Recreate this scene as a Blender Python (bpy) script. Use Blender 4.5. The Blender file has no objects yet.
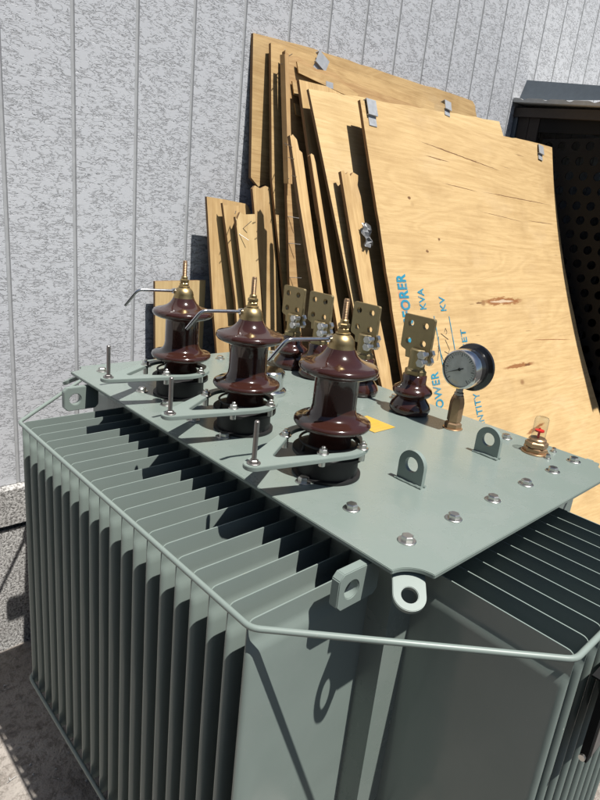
import bpy, bmesh, math, random
from mathutils import Vector, Matrix, noise
random.seed(4)
sc = bpy.context.scene
COL = sc.collection
H = 1.17                      # height of the transformer cover above the ground; shapes below are written with z = 0 on the cover

# ---------------------------------------------------------------- camera, sky, sun, exposure
cam_d = bpy.data.cameras.new('camera')
cam_d.sensor_fit = 'VERTICAL'; cam_d.sensor_height = 36; cam_d.sensor_width = 27
cam_d.lens = 36 * 591.67 / 800
cam_d.clip_start = 0.02; cam_d.clip_end = 500
cam = bpy.data.objects.new('camera', cam_d); COL.objects.link(cam)
cam.location = (0.4092, -0.6862, 0.5134 + H)
cam.rotation_euler = (math.radians(72.5484), math.radians(-5.7742), math.radians(47.4099))
sc.camera = cam

SUN = Vector((0.450, 0.06, 1.0)).normalized()
world = bpy.data.worlds.new('World'); sc.world = world; world.use_nodes = True
wn = world.node_tree; wn.nodes.clear()
wo = wn.nodes.new('ShaderNodeOutputWorld'); wb = wn.nodes.new('ShaderNodeBackground'); ws = wn.nodes.new('ShaderNodeTexSky')
ws.sky_type = 'NISHITA'; ws.sun_disc = False
ws.sun_elevation = math.asin(SUN.z); ws.sun_rotation = math.atan2(SUN.x, SUN.y)
wb.inputs['Strength'].default_value = 0.05
wn.links.new(ws.outputs[0], wb.inputs[0]); wn.links.new(wb.outputs[0], wo.inputs[0])
sd = bpy.data.lights.new('sun', 'SUN'); sd.energy = 5.0; sd.angle = math.radians(0.5); sd.color = (1, 0.965, 0.91)
sun = bpy.data.objects.new('sun', sd); COL.objects.link(sun)
sun.rotation_euler = SUN.to_track_quat('Z', 'Y').to_euler(); sun.location = (2, 1, 8)
sc.view_settings.view_transform = 'Standard'; sc.view_settings.look = 'None'
sc.view_settings.gamma = 1; sc.view_settings.use_curve_mapping = False
sc.view_settings.exposure = 0.32
sc.cycles.diffuse_bounces = 1

# ---------------------------------------------------------------- materials
class NT:
    def __init__(s, name):
        s.m = bpy.data.materials.new(name); s.m.use_nodes = True
        s.t = s.m.node_tree; s.t.nodes.clear()
        s.out = s.n('OutputMaterial')
        s.b = s.n('BsdfPrincipled'); s.l(s.b, 0, s.out, 0)
    def n(s, k, **kw):
        o = s.t.nodes.new('ShaderNode' + k)
        for a, v in kw.items(): setattr(o, a, v)
        return o
    def l(s, a, i, b, j): s.t.links.new(a.outputs[i], b.inputs[j])
    def set(s, **kw):
        for k, v in kw.items(): s.b.inputs[k.replace('_', ' ')].default_value = v
    def coords(s, scale=(1, 1, 1), attr=None):
        if attr: c = s.n('Attribute', attribute_name=attr); oi = 'Vector'
        else: c = s.n('TexCoord'); oi = 'Object'
        m = s.n('Mapping'); m.inputs['Scale'].default_value = scale
        s.l(c, oi, m, 0); return m
    def noise(s, src, scale, detail=4, rough=.55, dist=0, typ=None):
        o = s.n('TexNoise'); o.inputs['Scale'].default_value = scale; o.inputs['Detail'].default_value = detail
        o.inputs['Roughness'].default_value = rough; o.inputs['Distortion'].default_value = dist
        if typ: o.noise_type = typ
        if src: s.l(src, 0, o, 'Vector')
        return o
    def ramp(s, src, stops, oi=0):
        o = s.n('ValToRGB'); e = o.color_ramp.elements
        while len(e) < len(stops): e.new(.5)
        for k, (p, c) in zip(e, stops):
            k.position = p; k.color = c if len(c) == 4 else (*c, 1)
        s.l(src, oi, o, 0); return o
    def mix(s, fac, a, b, typ='MIX'):
        o = s.n('Mix', data_type='RGBA', blend_type=typ)
        for v, sock in ((fac, 0), (a, 6), (b, 7)):
            if isinstance(v, (int, float)): o.inputs[sock].default_value = v
            elif isinstance(v, tuple): o.inputs[sock].default_value = (*v, 1)
            else: s.t.links.new(v, o.inputs[sock])
        return o.outputs[2]
    def math(s, op, a, b=0.0, c=None):
        o = s.n('Math', operation=op)
        for i, v in enumerate((a, b, c)):
            if v is None: continue
            if isinstance(v, (int, float)): o.inputs[i].default_value = v
            else: s.t.links.new(v, o.inputs[i])
        return o.outputs[0]
    def bump(s, hsock, strength, dist, prev=None):
        o = s.n('Bump'); o.inputs['Strength'].default_value = strength; o.inputs['Distance'].default_value = dist
        s.t.links.new(hsock, o.inputs['Height'])
        if prev: s.l(prev, 0, o, 'Normal')
        s.l(o, 0, s.b, 'Normal'); return o
    def col(s, sock): s.t.links.new(sock, s.b.inputs['Base Color'])

def G(v): return (v, v, v)
M = {}
def paint(name, c, rough=.3, dust=.12, wave=.0):
    t = NT(name); co = t.coords()
    n1 = t.noise(co, 7, 6, .65, .3); n2 = t.noise(co, 55, 3); n3 = t.noise(co, 170, 3, .6); run = t.noise(t.coords((9, 9, .8)), 3.0, 4, .6)
    r = t.ramp(n1, [(.45, G(0)), (.74, G(1))])
    f = t.math('MULTIPLY', r.outputs[0], dust)
    c1 = t.mix(f, c, tuple(x * .72 + .105 for x in c))
    c1 = t.mix(t.math('MULTIPLY', t.ramp(run, [(.52, G(0)), (.68, G(1))]).outputs[0], dust * .6), c1, tuple(x * .78 + .05 for x in c))
    spk = t.math('MULTIPLY', t.ramp(n3, [(.66, G(0)), (.70, G(1))]).outputs[0], t.math('MULTIPLY', r.outputs[0], .5))
    t.col(t.mix(spk, c1, (.36, .34, .30)))
    rr = t.math('MULTIPLY_ADD', n1.outputs[0], .30, rough - .15)
    t.t.links.new(rr, t.b.inputs['Roughness'])
    b = t.bump(n2.outputs[0], .04, .002)
    if wave: t.bump(t.noise(co, 5, 2, .4).outputs[0], wave, .02, b)
    return t.m
M['paint'] = paint('grey_green_enamel', (.207, .252, .227), .27, .5)
M['paint_fin'] = paint('brightened_fin_enamel', (.222, .270, .247), .15, .25, .2)  # same enamel as the cover, base colour lifted to brighten the sunlit fin faces
M['lug'] = paint('grey_green_lug_enamel', (.225, .275, .25), .4, .25)

def metal(name, c, rough, bump=.0, met=1.0, var=.12):
    t = NT(name); co = t.coords(); n = t.noise(co, 60, 4)
    t.set(Metallic=met)
    t.col(t.mix(n.outputs[0], tuple(x * .78 for x in c), tuple(min(1, x * 1.15) for x in c)))
    t.t.links.new(t.math('MULTIPLY_ADD', n.outputs[0], var * 2, max(.02, rough - var)), t.b.inputs['Roughness'])
    if bump: t.bump(n.outputs[0], bump, .001)
    return t.m
M['steel'] = metal('zinc_plated_steel', (.62, .61, .58), .32)
M['chrome'] = metal('polished_steel', (.75, .75, .75), .14, var=.05)
M['dullsteel'] = metal('dull_steel', (.36, .34, .33), .42)
M['brass'] = metal('dull_brass', (.45, .34, .17), .42, .1)
M['bronze'] = metal('tinned_bronze', (.36, .29, .16), .5, .15, .85)
M['copper'] = metal('worn_copper', (.44, .285, .165), .36, .1, .75)
M['galv'] = metal('galvanised_strap', (.50, .515, .53), .45, met=.35)

def plain(name, c, rough=.5, **kw):
    t = NT(name); co = t.coords(); n = t.noise(co, 40, 4)
    t.col(t.mix(n.outputs[0], tuple(x * .8 for x in c), tuple(x * 1.2 for x in c)))
    t.set(Roughness=rough, **kw); return t
t = plain('brown_glazed_porcelain', (.041, .0145, .0105), .13, Coat_Weight=.6, Coat_Roughness=.05)
tn = t.noise(t.coords(), 14, 3); t.t.links.new(t.math('MULTIPLY_ADD', tn.outputs[0], .16, .06), t.b.inputs['Roughness'])
M['porcelain'] = t.m
M['rubber'] = plain('black_rubber', (.009, .009, .0095), .55).m
M['blackgloss'] = plain('black_gloss_case', (.012, .012, .013), .2, Coat_Weight=.5).m
M['darkplastic'] = plain('black_perforated_sheet', (.0045, .0045, .0048), .75, Specular_IOR_Level=.3).m
M['nearblack'] = plain('dark_shed_lining', (.002, .002, .002), .9).m  # near-black base for the shed's inner faces and the nameplate bracket
M['red'] = plain('red_float', (.65, .03, .02), .4).m
M['dial'] = plain('grey_dial_face', (.74, .74, .71), .5).m
M['fadedprint'] = plain('faded_print', (.52, .36, .07), .5).m
M['ink'] = plain('black_needle', (.01, .01, .01), .5).m
M['sheet'] = plain('dark_grey_sheet_metal', (.085, .105, .125), .42).m
M['whitesheet'] = plain('weathered_white_corrugated_sheet', (.55, .55, .52), .6).m
M['alu'] = metal('nameplate_aluminium', (.42, .39, .37), .38, met=.7)
t = NT('yellow_sticker'); co = t.coords()
n = t.noise(co, 30, 5)
t.col(t.mix(t.ramp(n, [(.5, G(0)), (.62, G(.35))]).outputs[0], (.60, .37, .05), (.50, .38, .15))); t.set(Roughness=.45)
M['sticker'] = t.m
def thin_glass(name, tint, gl=.03):
    t = NT(name); tr = t.n('BsdfTransparent'); g = t.n('BsdfGlossy'); fr = t.n('LayerWeight'); mx = t.n('MixShader')
    tr.inputs[0].default_value = (*tint, 1); g.inputs['Roughness'].default_value = gl; fr.inputs[0].default_value = .5
    t.t.links.new(t.math('MULTIPLY_ADD', t.math('POWER', fr.outputs[1], 3.0), .65, .05), mx.inputs[0]); t.l(tr, 0, mx, 1); t.l(g, 0, mx, 2); t.l(mx, 0, t.out, 0)
    t.t.nodes.remove(t.b); return t.m
M['glass'] = thin_glass('clear_glass_tube', (.93, .95, .94))
M['gaugeglass'] = thin_glass('dusty_gauge_glass', (.88, .89, .88), .05)
# embossed plaster-look siding
def siding():
    t = NT('embossed_grey_siding'); co = t.coords((1, 1, 1))
    cm = t.coords((1, .62, 1.75))
    a = t.noise(cm, 50, 4, .6, .7)
    strok = t.ramp(a, [(.30, G(1)), (.468, G(1)), (.495, G(0)), (.535, G(1)), (.60, G(1))])
    big = t.noise(t.coords((1, 1, 1.6)), 24, 4, .65)
    mask = t.ramp(big, [(.41, G(.0)), (.53, G(1))])
    h = t.mix(mask.outputs[0], (1, 1, 1), strok.outputs[0])
    fine = t.noise(t.coords((1, .7, 1.2)), 150, 3, .6, .4)
    fr = t.ramp(fine, [(.40, G(0)), (.5, G(1))])
    b1 = t.bump(fr.outputs[0], .05, .001)
    b2 = t.bump(h, .85, .0042, b1)
    stain = t.noise(co, 1.6, 4, .6)
    t.col(t.mix(stain.outputs[0], (.525, .540, .568), (.60, .615, .642)))
    t.set(Roughness=.75)
    t.b.inputs['Specular IOR Level'].default_value = .25
    return t.m
M['siding'] = siding()
M['groove'] = plain('grey_groove_faces', (.40, .41, .42), .8).m  # groove faces are a darker grey than the siding
def plinth():
    t = NT('rough_cast_plinth'); co = t.coords()
    v = t.n('TexVoronoi'); v.inputs['Scale'].default_value = 95; t.l(co, 0, v, 'Vector')
    n = t.noise(co, 125, 3, .75); big = t.noise(co, 5, 4)
    c1 = t.mix(t.ramp(n, [(.40, G(0)), (.56, G(1))]).outputs[0], (.13, .125, .12), (.62, .61, .59))
    t.col(t.mix(t.ramp(big, [(.45, G(0)), (.7, G(.5))]).outputs[0], c1, (.22, .205, .19)))
    t.bump(n.outputs[0], .9, .006); t.set(Roughness=.9); return t.m
M['plinth'] = plinth()
def ground():
    t = NT('worn_concrete_ground'); co = t.coords()
    big = t.noise(co, 2.2, 6, .62); n = t.noise(co, 42, 5, .7); cl = t.noise(co, 16, 5, .7, .4)
    base = t.mix(t.ramp(big, [(.4, G(0)), (.62, G(1))]).outputs[0], (.30, .27, .24), (.44, .40, .36))
    spk = t.ramp(n, [(.40, G(1)), (.49, G(0))])
    c2 = t.mix(t.math('MULTIPLY', spk.outputs[0], .6), base, (.15, .13, .11))
    t.col(t.mix(t.ramp(cl, [(.54, G(0)), (.66, G(.75))]).outputs[0], c2, (.17, .145, .125)))
    hh = t.math('ADD', n.outputs[0], t.math('MULTIPLY', cl.outputs[0], 1.6))
    t.bump(hh, 1.0, .010); t.set(Roughness=.95); return t.m
M['ground'] = ground()
def asphalt():  # dark surface invented for the unseen ground, to weaken light bounced onto the fins
    t = NT('low_bounce_asphalt'); co = t.coords(); n = t.noise(co, 120, 4, .7); big = t.noise(co, 1.1, 5, .6)
    c = t.mix(n.outputs[0], (.022, .021, .020), (.075, .072, .068))
    t.col(t.mix(t.ramp(big, [(.45, G(0)), (.7, G(.5))]).outputs[0], c, (.085, .078, .070)))
    t.bump(n.outputs[0], .8, .006); t.set(Roughness=.9); return t.m
M['asphalt'] = asphalt()

# plywood: attribute 'grain' = (metres along the grain, metres across, metres through the sheet)
def wood(name, c_lo, c_hi, marks=(), dirt=.35, ply=False):
    t = NT(name)
    at = t.n('Attribute', attribute_name='grain')
    def mp(sc_): 
        m = t.n('Mapping'); m.inputs['Scale'].default_value = sc_; t.l(at, 'Vector', m, 0); return m
    streak = t.noise(mp((1.1, 44, 1)), 2.0, 6, .66, .35)
    fig = t.noise(mp((.9, 5.5, 1)), 1.3, 3, .5, 1.1)
    rings = t.n('Math', operation='SINE')
    t.t.links.new(t.math('MULTIPLY', fig.outputs[0], 48), rings.inputs[0])
    rr = t.math('MULTIPLY_ADD', rings.outputs[0], .5, .5)
    fine = t.noise(mp((9, 230, 1)), 2.0, 4, .65)
    f = t.math('ADD', t.math('MULTIPLY', streak.outputs[0], .54), t.math('MULTIPLY', rr, .085))
    f = t.math('ADD', f, t.math('MULTIPLY', fine.outputs[0], .33))
    base = t.ramp(t.n('Value'), [(.28, c_lo), (.62, c_hi)])
    t.t.links.new(f, base.inputs[0])
    blot = t.noise(mp((1, 1.3, 1)), 3.1, 6, .62)
    c = t.mix(t.math('MULTIPLY', t.ramp(blot, [(.5, G(0)), (.72, G(1))]).outputs[0], dirt), base.outputs[0],
              tuple(x * y for x, y in zip(c_lo, (.66, .60, .56))))
    pale = t.noise(mp((1, 1.8, 1)), 2.3, 5, .6)
    c = t.mix(t.math('MULTIPLY', t.ramp(pale, [(.55, G(0)), (.75, G(1))]).outputs[0], .3), c, (.72, .56, .36))
    # knots
    v = t.n('TexVoronoi'); v.inputs['Scale'].default_value = 1; t.l(mp((3.2, 5.0, 0)), 0, v, 'Vector')
    kn = t.ramp(v, [(.0, G(1)), (.045, G(.8)), (.085, G(0))])
    wn_ = t.n('TexWhiteNoise'); t.t.links.new(v.outputs['Position'], wn_.inputs[0])
    pick = t.math('GREATER_THAN', wn_.outputs[0], .72)
    c = t.mix(t.math('MULTIPLY', kn.outputs[0], t.math('MULTIPLY', pick, .8)), c, (.20, .085, .03))
    # short dark checks along the grain
    ck = t.noise(mp((2.2, 60, 1)), 1.5, 3, .6, .2)
    ckm = t.noise(mp((1.1, 2.5, 1)), 2.9, 3)
    ckf = t.math('MULTIPLY', t.ramp(ck, [(.69, G(0)), (.72, G(1))]).outputs[0], t.ramp(ckm, [(.5, G(0)), (.58, G(1))]).outputs[0])
    c = t.mix(t.math('MULTIPLY', ckf, .75), c, (.13, .06, .025))
    # marks of this sheet alone: (u, v, half length, half width, slope, colour)
    if marks:
        sep = t.n('SeparateXYZ'); t.l(at, 'Vector', sep, 0)
        wob = t.noise(mp((7, 40, 1)), 2.0, 5, .7)
        for (mu, mv, ru, rv, sl, colr) in marks:
            du = t.math('SUBTRACT', sep.outputs[0], mu)
            dv = t.math('SUBTRACT', t.math('SUBTRACT', sep.outputs[1], mv), t.math('MULTIPLY', du, sl))
            dv = t.math('ADD', dv, t.math('MULTIPLY_ADD', wob.outputs[0], rv * 3.2, -rv * 1.6))
            q1 = t.math('POWER', t.math('DIVIDE', du, ru), 2.0); q2 = t.math('POWER', t.math('DIVIDE', dv, rv), 2.0)
            d = t.math('ADD', q1, q2)
            fac = t.n('MapRange'); fac.inputs[1].default_value = 1.0; fac.inputs[2].default_value = .45
            fac.inputs[3].default_value = 0; fac.inputs[4].default_value = .9
            t.t.links.new(d, fac.inputs[0])
            c = t.mix(fac.outputs[0], c, colr)
    t.col(c)
    hh = t.math('ADD', t.math('MULTIPLY', streak.outputs[0], .8), t.math('MULTIPLY', fine.outputs[0], .5))
    hh = t.math('SUBTRACT', hh, t.math('MULTIPLY', ckf, .8))
    t.bump(hh, .35, .0025); t.set(Roughness=.7)
    t.b.inputs['Specular IOR Level'].default_value = .25
    return t.m
def ply_edge():
    t = NT('plywood_edge'); at = t.n('Attribute', attribute_name='grain')
    sep = t.n('SeparateXYZ'); t.l(at, 'Vector', sep, 0)
    s = t.n('Math', operation='SINE'); t.t.links.new(t.math('MULTIPLY', sep.outputs[2], 1250), s.inputs[0])
    m = t.n('Mapping'); m.inputs['Scale'].default_value = (14, 14, 200); t.l(at, 'Vector', m, 0)
    n = t.noise(m, 2, 5, .7)
    f = t.math('ADD', t.math('MULTIPLY_ADD', s.outputs[0], .22, .3), t.math('MULTIPLY', n.outputs[0], .5))
    r = t.ramp(t.n('Value'), [(.25, (.11, .055, .026)), (.9, (.36, .215, .10))]); t.t.links.new(f, r.inputs[0])
    t.t.links.new(r.outputs[0], t.b.inputs['Base Color']); t.set(Roughness=.85); t.bump(n.outputs[0], .6, .002)
    return t.m
M['edge'] = ply_edge()
M['ply'] = wood('plywood_face', (.43, .265, .112), (.685, .478, .230), dirt=.5)
M['ply_pale'] = wood('pale_plywood_face', (.52, .345, .155), (.73, .54, .275), dirt=.3)
M['ply_dark'] = wood('weathered_plywood_face', (.36, .20, .085), (.60, .40, .19), dirt=.6)
DK = (.15, .07, .03); RB = (.27, .105, .035); PL = (.62, .48, .33)
M['ply_front'] = wood('front_plywood_face', (.47, .305, .135), (.69, .492, .246), dirt=.35, marks=[
    (1.80, .835, .36, .0030, -.06, DK), (1.60, .80, .10, .0022, -.02, DK), (2.30, .70, .38, .0026, .0, DK), (1.75, .70, .16, .0018, -.03, DK), (2.52, .60, .16, .0024, .0, DK), (2.1, .60, .22, .0016, -.05, DK),
    (1.98, .215, .20, .018, .0, RB), (1.97, .214, .12, .007, .0, PL), (1.76, .212, .03, .006, 0, DK),
    (2.02, -.075, .16, .011, .0, RB), (2.10, -.077, .03, .007, 0, DK), (2.05, -.36, .10, .009, .15, RB), (2.40, .02, .24, .0024, -.05, RB), (1.35, .62, .012, .007, 0, DK), (1.52, .47, .010, .006, 0, DK), (1.42, .42, .012, .006, 0, DK),
    (1.205, .24, .030, .055, 0, (.52, .27, .16)), (1.225, -.17, .028, .06, 0, (.52, .25, .15))])
t = NT('blue_stencil_ink'); co = t.coords(); n = t.noise(co, 150, 4, .75); n2 = t.noise(co, 14, 4)
tr = t.n('BsdfTransparent'); mx = t.n('MixShader')
fa = t.math('ADD', t.math('MULTIPLY', n.outputs[0], .55), t.math('MULTIPLY', n2.outputs[0], .55))
t.t.links.new(t.ramp(t.n('Value'), [(.38, G(.18)), (.56, G(.95))]).outputs[0], mx.inputs[0])
t.t.links.new(fa, [x for x in t.t.nodes if x.type == 'VALTORGB'][-1].inputs[0])
t.l(tr, 0, mx, 1); t.l(t.b, 0, mx, 2); t.l(mx, 0, t.out, 0)
t.b.inputs['Base Color'].default_value = (.020, .27, .41, 1); t.set(Roughness=.6)
M['stencil'] = t.m
M['pencil'] = plain('pencil_marks', (.10, .09, .08), .8).m
M['timber'] = plain('brown_timber', (.050, .040, .032), .75).m
M['sideboard'] = plain('dark_brown_boards', (.026, .020, .017), .75).m

# ---------------------------------------------------------------- mesh helpers
def ring_box(bm, x0, x1, y0, y1, z0, z1, mi=0):
    vs = [bm.verts.new((x, y, z)) for z in (z0, z1) for x, y in ((x0, y0), (x1, y0), (x1, y1), (x0, y1))]
    for q in ((3, 2, 1, 0), (4, 5, 6, 7), (0, 1, 5, 4), (1, 2, 6, 5), (2, 3, 7, 6), (3, 0, 4, 7)):
        bm.faces.new([vs[i] for i in q]).material_index = mi
    return vs
def lathe(bm, prof, c=(0, 0, 0), seg=40, axis='Z', cap=True):
    rings = []
    for r, h in prof:
        ring = []
        for k in range(seg):
            a = 2 * math.pi * k / seg; p = (r * math.cos(a), r * math.sin(a), h)
            if axis == 'Y': p = (p[0], p[2], -p[1])
            if axis == 'X': p = (p[2], p[0], p[1])
            ring.append(bm.verts.new((c[0] + p[0], c[1] + p[1], c[2] + p[2])))
        rings.append(ring)
    for a, b in zip(rings, rings[1:]):
        for k in range(seg): bm.faces.new((a[k], a[(k + 1) % seg], b[(k + 1) % seg], b[k]))
    if cap:
        bm.faces.new(list(reversed(rings[0]))); bm.faces.new(rings[-1])
def tube(bm, pts, r, seg=10, closed=False):
    pts = [Vector(p) for p in pts]; n = len(pts); rings = []
    up = Vector((.13, .21, .97))
    for i, p in enumerate(pts):
        if closed: d = (pts[(i + 1) % n] - p).normalized() + (p - pts[i - 1]).normalized()
        else: d = (pts[min(i + 1, n - 1)] - p).normalized() + (p - pts[max(i - 1, 0)]).normalized()
        d.normalize(); u = d.cross(up).normalized(); v = d.cross(u).normalized()
        rings.append([bm.verts.new(p + r * (math.cos(2 * math.pi * k / seg) * u + math.sin(2 * math.pi * k / seg) * v)) for k in range(seg)])
    idx = range(n if closed else n - 1)
    for i in idx:
        a, b = rings[i], rings[(i + 1) % n]
        for k in range(seg): bm.faces.new((a[k], a[(k + 1) % seg], b[(k + 1) % seg], b[k]))
    if not closed: bm.faces.new(list(reversed(rings[0]))); bm.faces.new(rings[-1])
def bend(pts, rad, n=5):
    """round the inner corners of a polyline"""
    pts = [Vector(p) for p in pts]; out = [pts[0]]
    for a, b, c in zip(pts, pts[1:], pts[2:]):
        p = b + (a - b).normalized() * rad; q = b + (c - b).normalized() * rad
        for k in range(n + 1):
            t_ = k / n; out.append((1 - t_) ** 2 * p + 2 * t_ * (1 - t_) * b + t_ ** 2 * q)
    return out + [pts[-1]]
def plate(bm, outer, holes, th, mat4):
    """flat plate with holes: loops of 2-D points, thickness th along local z, placed with mat4"""
    tmp = bmesh.new()
    def loop(pts):
        vs = [tmp.verts.new((x, y, 0)) for x, y in pts]
        return [tmp.edges.new((vs[i], vs[(i + 1) % len(vs)])) for i in range(len(vs))]
    es = loop(outer)
    for h in holes: es += loop(h)
    bmesh.ops.triangle_fill(tmp, use_beauty=True, edges=es)
    # triangle_fill may bridge the holes: drop faces whose centre lies in a hole
    def inside(p, poly):
        c = False; j = len(poly) - 1
        for i in range(len(poly)):
            (xi, yi), (xj, yj) = poly[i], poly[j]
            if (yi > p.y) != (yj > p.y) and p.x < (xj - xi) * (p.y - yi) / (yj - yi) + xi: c = not c
            j = i
        return c
    dead = [f_ for f_ in tmp.faces if any(inside(f_.calc_center_median(), h) for h in holes) or not inside(f_.calc_center_median(), outer)]
    if dead: bmesh.ops.delete(tmp, geom=dead, context='FACES_ONLY')
    bmesh.ops.recalc_face_normals(tmp, faces=tmp.faces)
    r = bmesh.ops.extrude_face_region(tmp, geom=tmp.faces[:])
    for v in [g_ for g_ in r['geom'] if isinstance(g_, bmesh.types.BMVert)]: v.co.z += th
    bmesh.ops.recalc_face_normals(tmp, faces=tmp.faces)
    me = bpy.data.meshes.new('tmp'); tmp.to_mesh(me); tmp.free()
    me.transform(mat4); bm.from_mesh(me); bpy.data.meshes.remove(me)
def circ(cx, cy, r, n=24, a0=0, a1=2 * math.pi, end=False):
    m = n if not end else n - 1
    return [(cx + r * math.cos(a0 + (a1 - a0) * k / m), cy + r * math.sin(a0 + (a1 - a0) * k / m)) for k in range(n)]
def hull(pts):
    pts = sorted(set(pts)); 
    def half(ps):
        o = []
        for p in ps:
            while len(o) > 1 and (o[-1][0] - o[-2][0]) * (p[1] - o[-2][1]) - (o[-1][1] - o[-2][1]) * (p[0] - o[-2][0]) <= 0: o.pop()
            o.append(p)
        return o
    a = half(pts); b = half(pts[::-1]); return a[:-1] + b[:-1]
def frame(origin, xdir, ydir):
    x = Vector(xdir).normalized(); y = Vector(ydir); y = (y - x * y.dot(x)).normalized(); z = x.cross(y)
    m = Matrix((x, y, z)).transposed().to_4x4(); m.translation = Vector(origin); return m
def hexbolt(bm, c, r=.0115, h=.009, washer=.0165, rot=0.0, wh=.0025):
    if washer: lathe(bm, [(washer, 0), (washer, wh * .7), (washer - .001, wh)], c, 24)
    z0 = wh if washer else 0
    rings = []
    for (rr, hz) in ((r, z0), (r, z0 + h * .78), (r * .84, z0 + h)):
        rings.append([bm.verts.new((c[0] + rr * math.cos(rot + k * math.pi / 3), c[1] + rr * math.sin(rot + k * math.pi / 3), c[2] + hz)) for k in range(6)])
    for a, b in zip(rings, rings[1:]):
        for k in range(6): bm.faces.new((a[k], a[(k + 1) % 6], b[(k + 1) % 6], b[k]))
    bm.faces.new(list(reversed(rings[0]))); bm.faces.new(rings[-1])

def wloc(o):
    v = Vector((0, 0, 0))
    while o: v = v + o.location; o = o.parent
    return v
def obj(name, bm, mat, parent=None, loc=None, smooth=32, bevel=0, recalc=True):
    """loc None: bm is in cover coordinates and the origin goes to the bottom centre; else bm is local to loc"""
    if bevel:
        es = [e for e in bm.edges if len(e.link_faces) == 2 and e.calc_face_angle(0) > .6]
        bmesh.ops.bevel(bm, geom=es, offset=bevel, segments=2, affect='EDGES', clamp_overlap=True)
    if recalc: bmesh.ops.recalc_face_normals(bm, faces=bm.faces)
    if loc is None:
        xs = [v.co for v in bm.verts]
        loc = Vector(((min(v.x for v in xs) + max(v.x for v in xs)) / 2, (min(v.y for v in xs) + max(v.y for v in xs)) / 2, min(v.z for v in xs)))
        for v in bm.verts: v.co -= loc
    loc = Vector(loc)
    me = bpy.data.meshes.new(name); bm.to_mesh(me); bm.free()
    for m in (mat if isinstance(mat, (list, tuple)) else [mat]): me.materials.append(m)
    if smooth:
        for p in me.polygons: p.use_smooth = True
        me.set_sharp_from_angle(angle=math.radians(smooth))
    o = bpy.data.objects.new(name, me); COL.objects.link(o)
    w = loc + Vector((0, 0, H))
    if parent: o.parent = parent; o.location = w - wloc(parent)
    else: o.location = w
    return o
def tag(o, label=None, cat=None, group=None, kind=None):
    for k, v in (('label', label), ('category', cat), ('group', group), ('kind', kind)):
        if v: o[k] = v
    return o
def thing(name, label, cat, loc, group=None):
    o = bpy.data.objects.new(name, None); o.empty_display_size = .1; COL.objects.link(o)
    o.location = Vector(loc) + Vector((0, 0, H)); return tag(o, label, cat, group)
NB = bmesh.new
def dup_tree(o, parent, dloc):
    c = o.copy(); COL.objects.link(c); c.parent = parent; c.location = o.location + Vector(dloc)
    for ch in o.children:
        d = ch.copy(); COL.objects.link(d); d.parent = c
    return c

# ---------------------------------------------------------------- ground and building wall
ZG = -H
bm = NB()
def grd(x, y): return ZG + .010 * noise.noise((x * 1.3, y * 1.3, 1)) + .005 * noise.noise((x * 6, y * 6, 4))
N = 90
xs = [-1.75 + 3.4 * i / N for i in range(N + 1)]; ys = [-2.2 + 4.4 * j / N for j in range(N + 1)]
xs = [-60, -20, -8, -3] + xs + [3, 8, 20, 60]; ys = [-60, -20, -8, -4] + ys + [4, 8, 20, 60]
gv = [[bm.verts.new((x, y, grd(x, y) if (abs(x) < 3 and abs(y) < 4) else ZG)) for y in ys] for x in xs]
for i in range(len(xs) - 1):
    for j in range(len(ys) - 1): bm.faces.new((gv[i][j], gv[i + 1][j], gv[i + 1][j + 1], gv[i][j + 1]))
g_ = obj('ground', bm, M['asphalt'], smooth=80); tag(g_, kind='structure', label='unseen asphalt yard beyond the concrete strip, made dark to cut bounce light')
bm = NB()
xs = [-1.72 + 1.12 * i / 80 for i in range(81)]; ys = [-2.2 + 2.6 * j / 150 for j in range(151)]
xs = xs + [-.2, .25]; ys = [-14, -6, -3] + ys + [1.5, 3, 6, 9]
gv = [[bm.verts.new((x, y, .012 + (grd(x, y) if (abs(x) < 3 and abs(y) < 4) else ZG))) for y in ys] for x in xs]
for i in range(len(xs) - 1):
    for j in range(len(ys) - 1): bm.faces.new((gv[i][j], gv[i + 1][j], gv[i + 1][j + 1], gv[i][j + 1]))
tag(obj('concrete_strip', bm, M['ground'], smooth=80), kind='structure', label='worn stained concrete strip along the foot of the wall')

XW = -1.6035
wall = thing('building_wall', 'pale grey embossed siding wall with vertical grooves above a rough cast base', 'wall', (XW - .1, 1.0, ZG))
def groove_wall(bm, z0, z1):
    prof = []; i = -22
    while i < 34:
        yg = -.0571 + i * .2143; w = .0070
        prof += [(yg - w, 0), (yg - w * .6, -.0045), (yg + w * .6, -.0045), (yg + w, 0)]
        i += 1
    lo = [bm.verts.new((XW + d, y, z0)) for y, d in prof]; hi = [bm.verts.new((XW + d, y, z1)) for y, d in prof]
    for k in range(len(prof) - 1): bm.faces.new((lo[k], lo[k + 1], hi[k + 1], hi[k])).material_index = int(k % 4 != 3)
    b0 = [bm.verts.new((XW - .2, y, z)) for y, z in ((prof[0][0], z0), (prof[-1][0], z0), (prof[-1][0], z1), (prof[0][0], z1))]
    bm.faces.new(b0)
    bm.faces.new([b0[3], b0[2]] + hi[::-1]); bm.faces.new([b0[1], b0[0]] + lo)
    bm.faces.new((b0[0], b0[3], hi[0], lo[0])); bm.faces.new((b0[2], b0[1], lo[-1], hi[-1]))
bm = NB(); groove_wall(bm, -.488, 2.3); obj('siding', bm, [M['siding'], M['groove']], wall, smooth=0)
bm = NB()   # rough-cast base: a slightly proud upper band over the lower face
yb0, yb1 = -4.75, 7.1
sec = [(XW - .2, ZG - .05), (XW + .006, ZG - .05), (XW + .006, -.660), (XW - .012, -.657), (XW - .012, -.640), (XW + .020, -.636), (XW + .020, -.500), (XW + .004, -.490), (XW - .2, -.490)]
a = [bm.verts.new((x, yb0, z)) for x, z in sec]; b = [bm.verts.new((x, yb1, z)) for x, z in sec]
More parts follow.
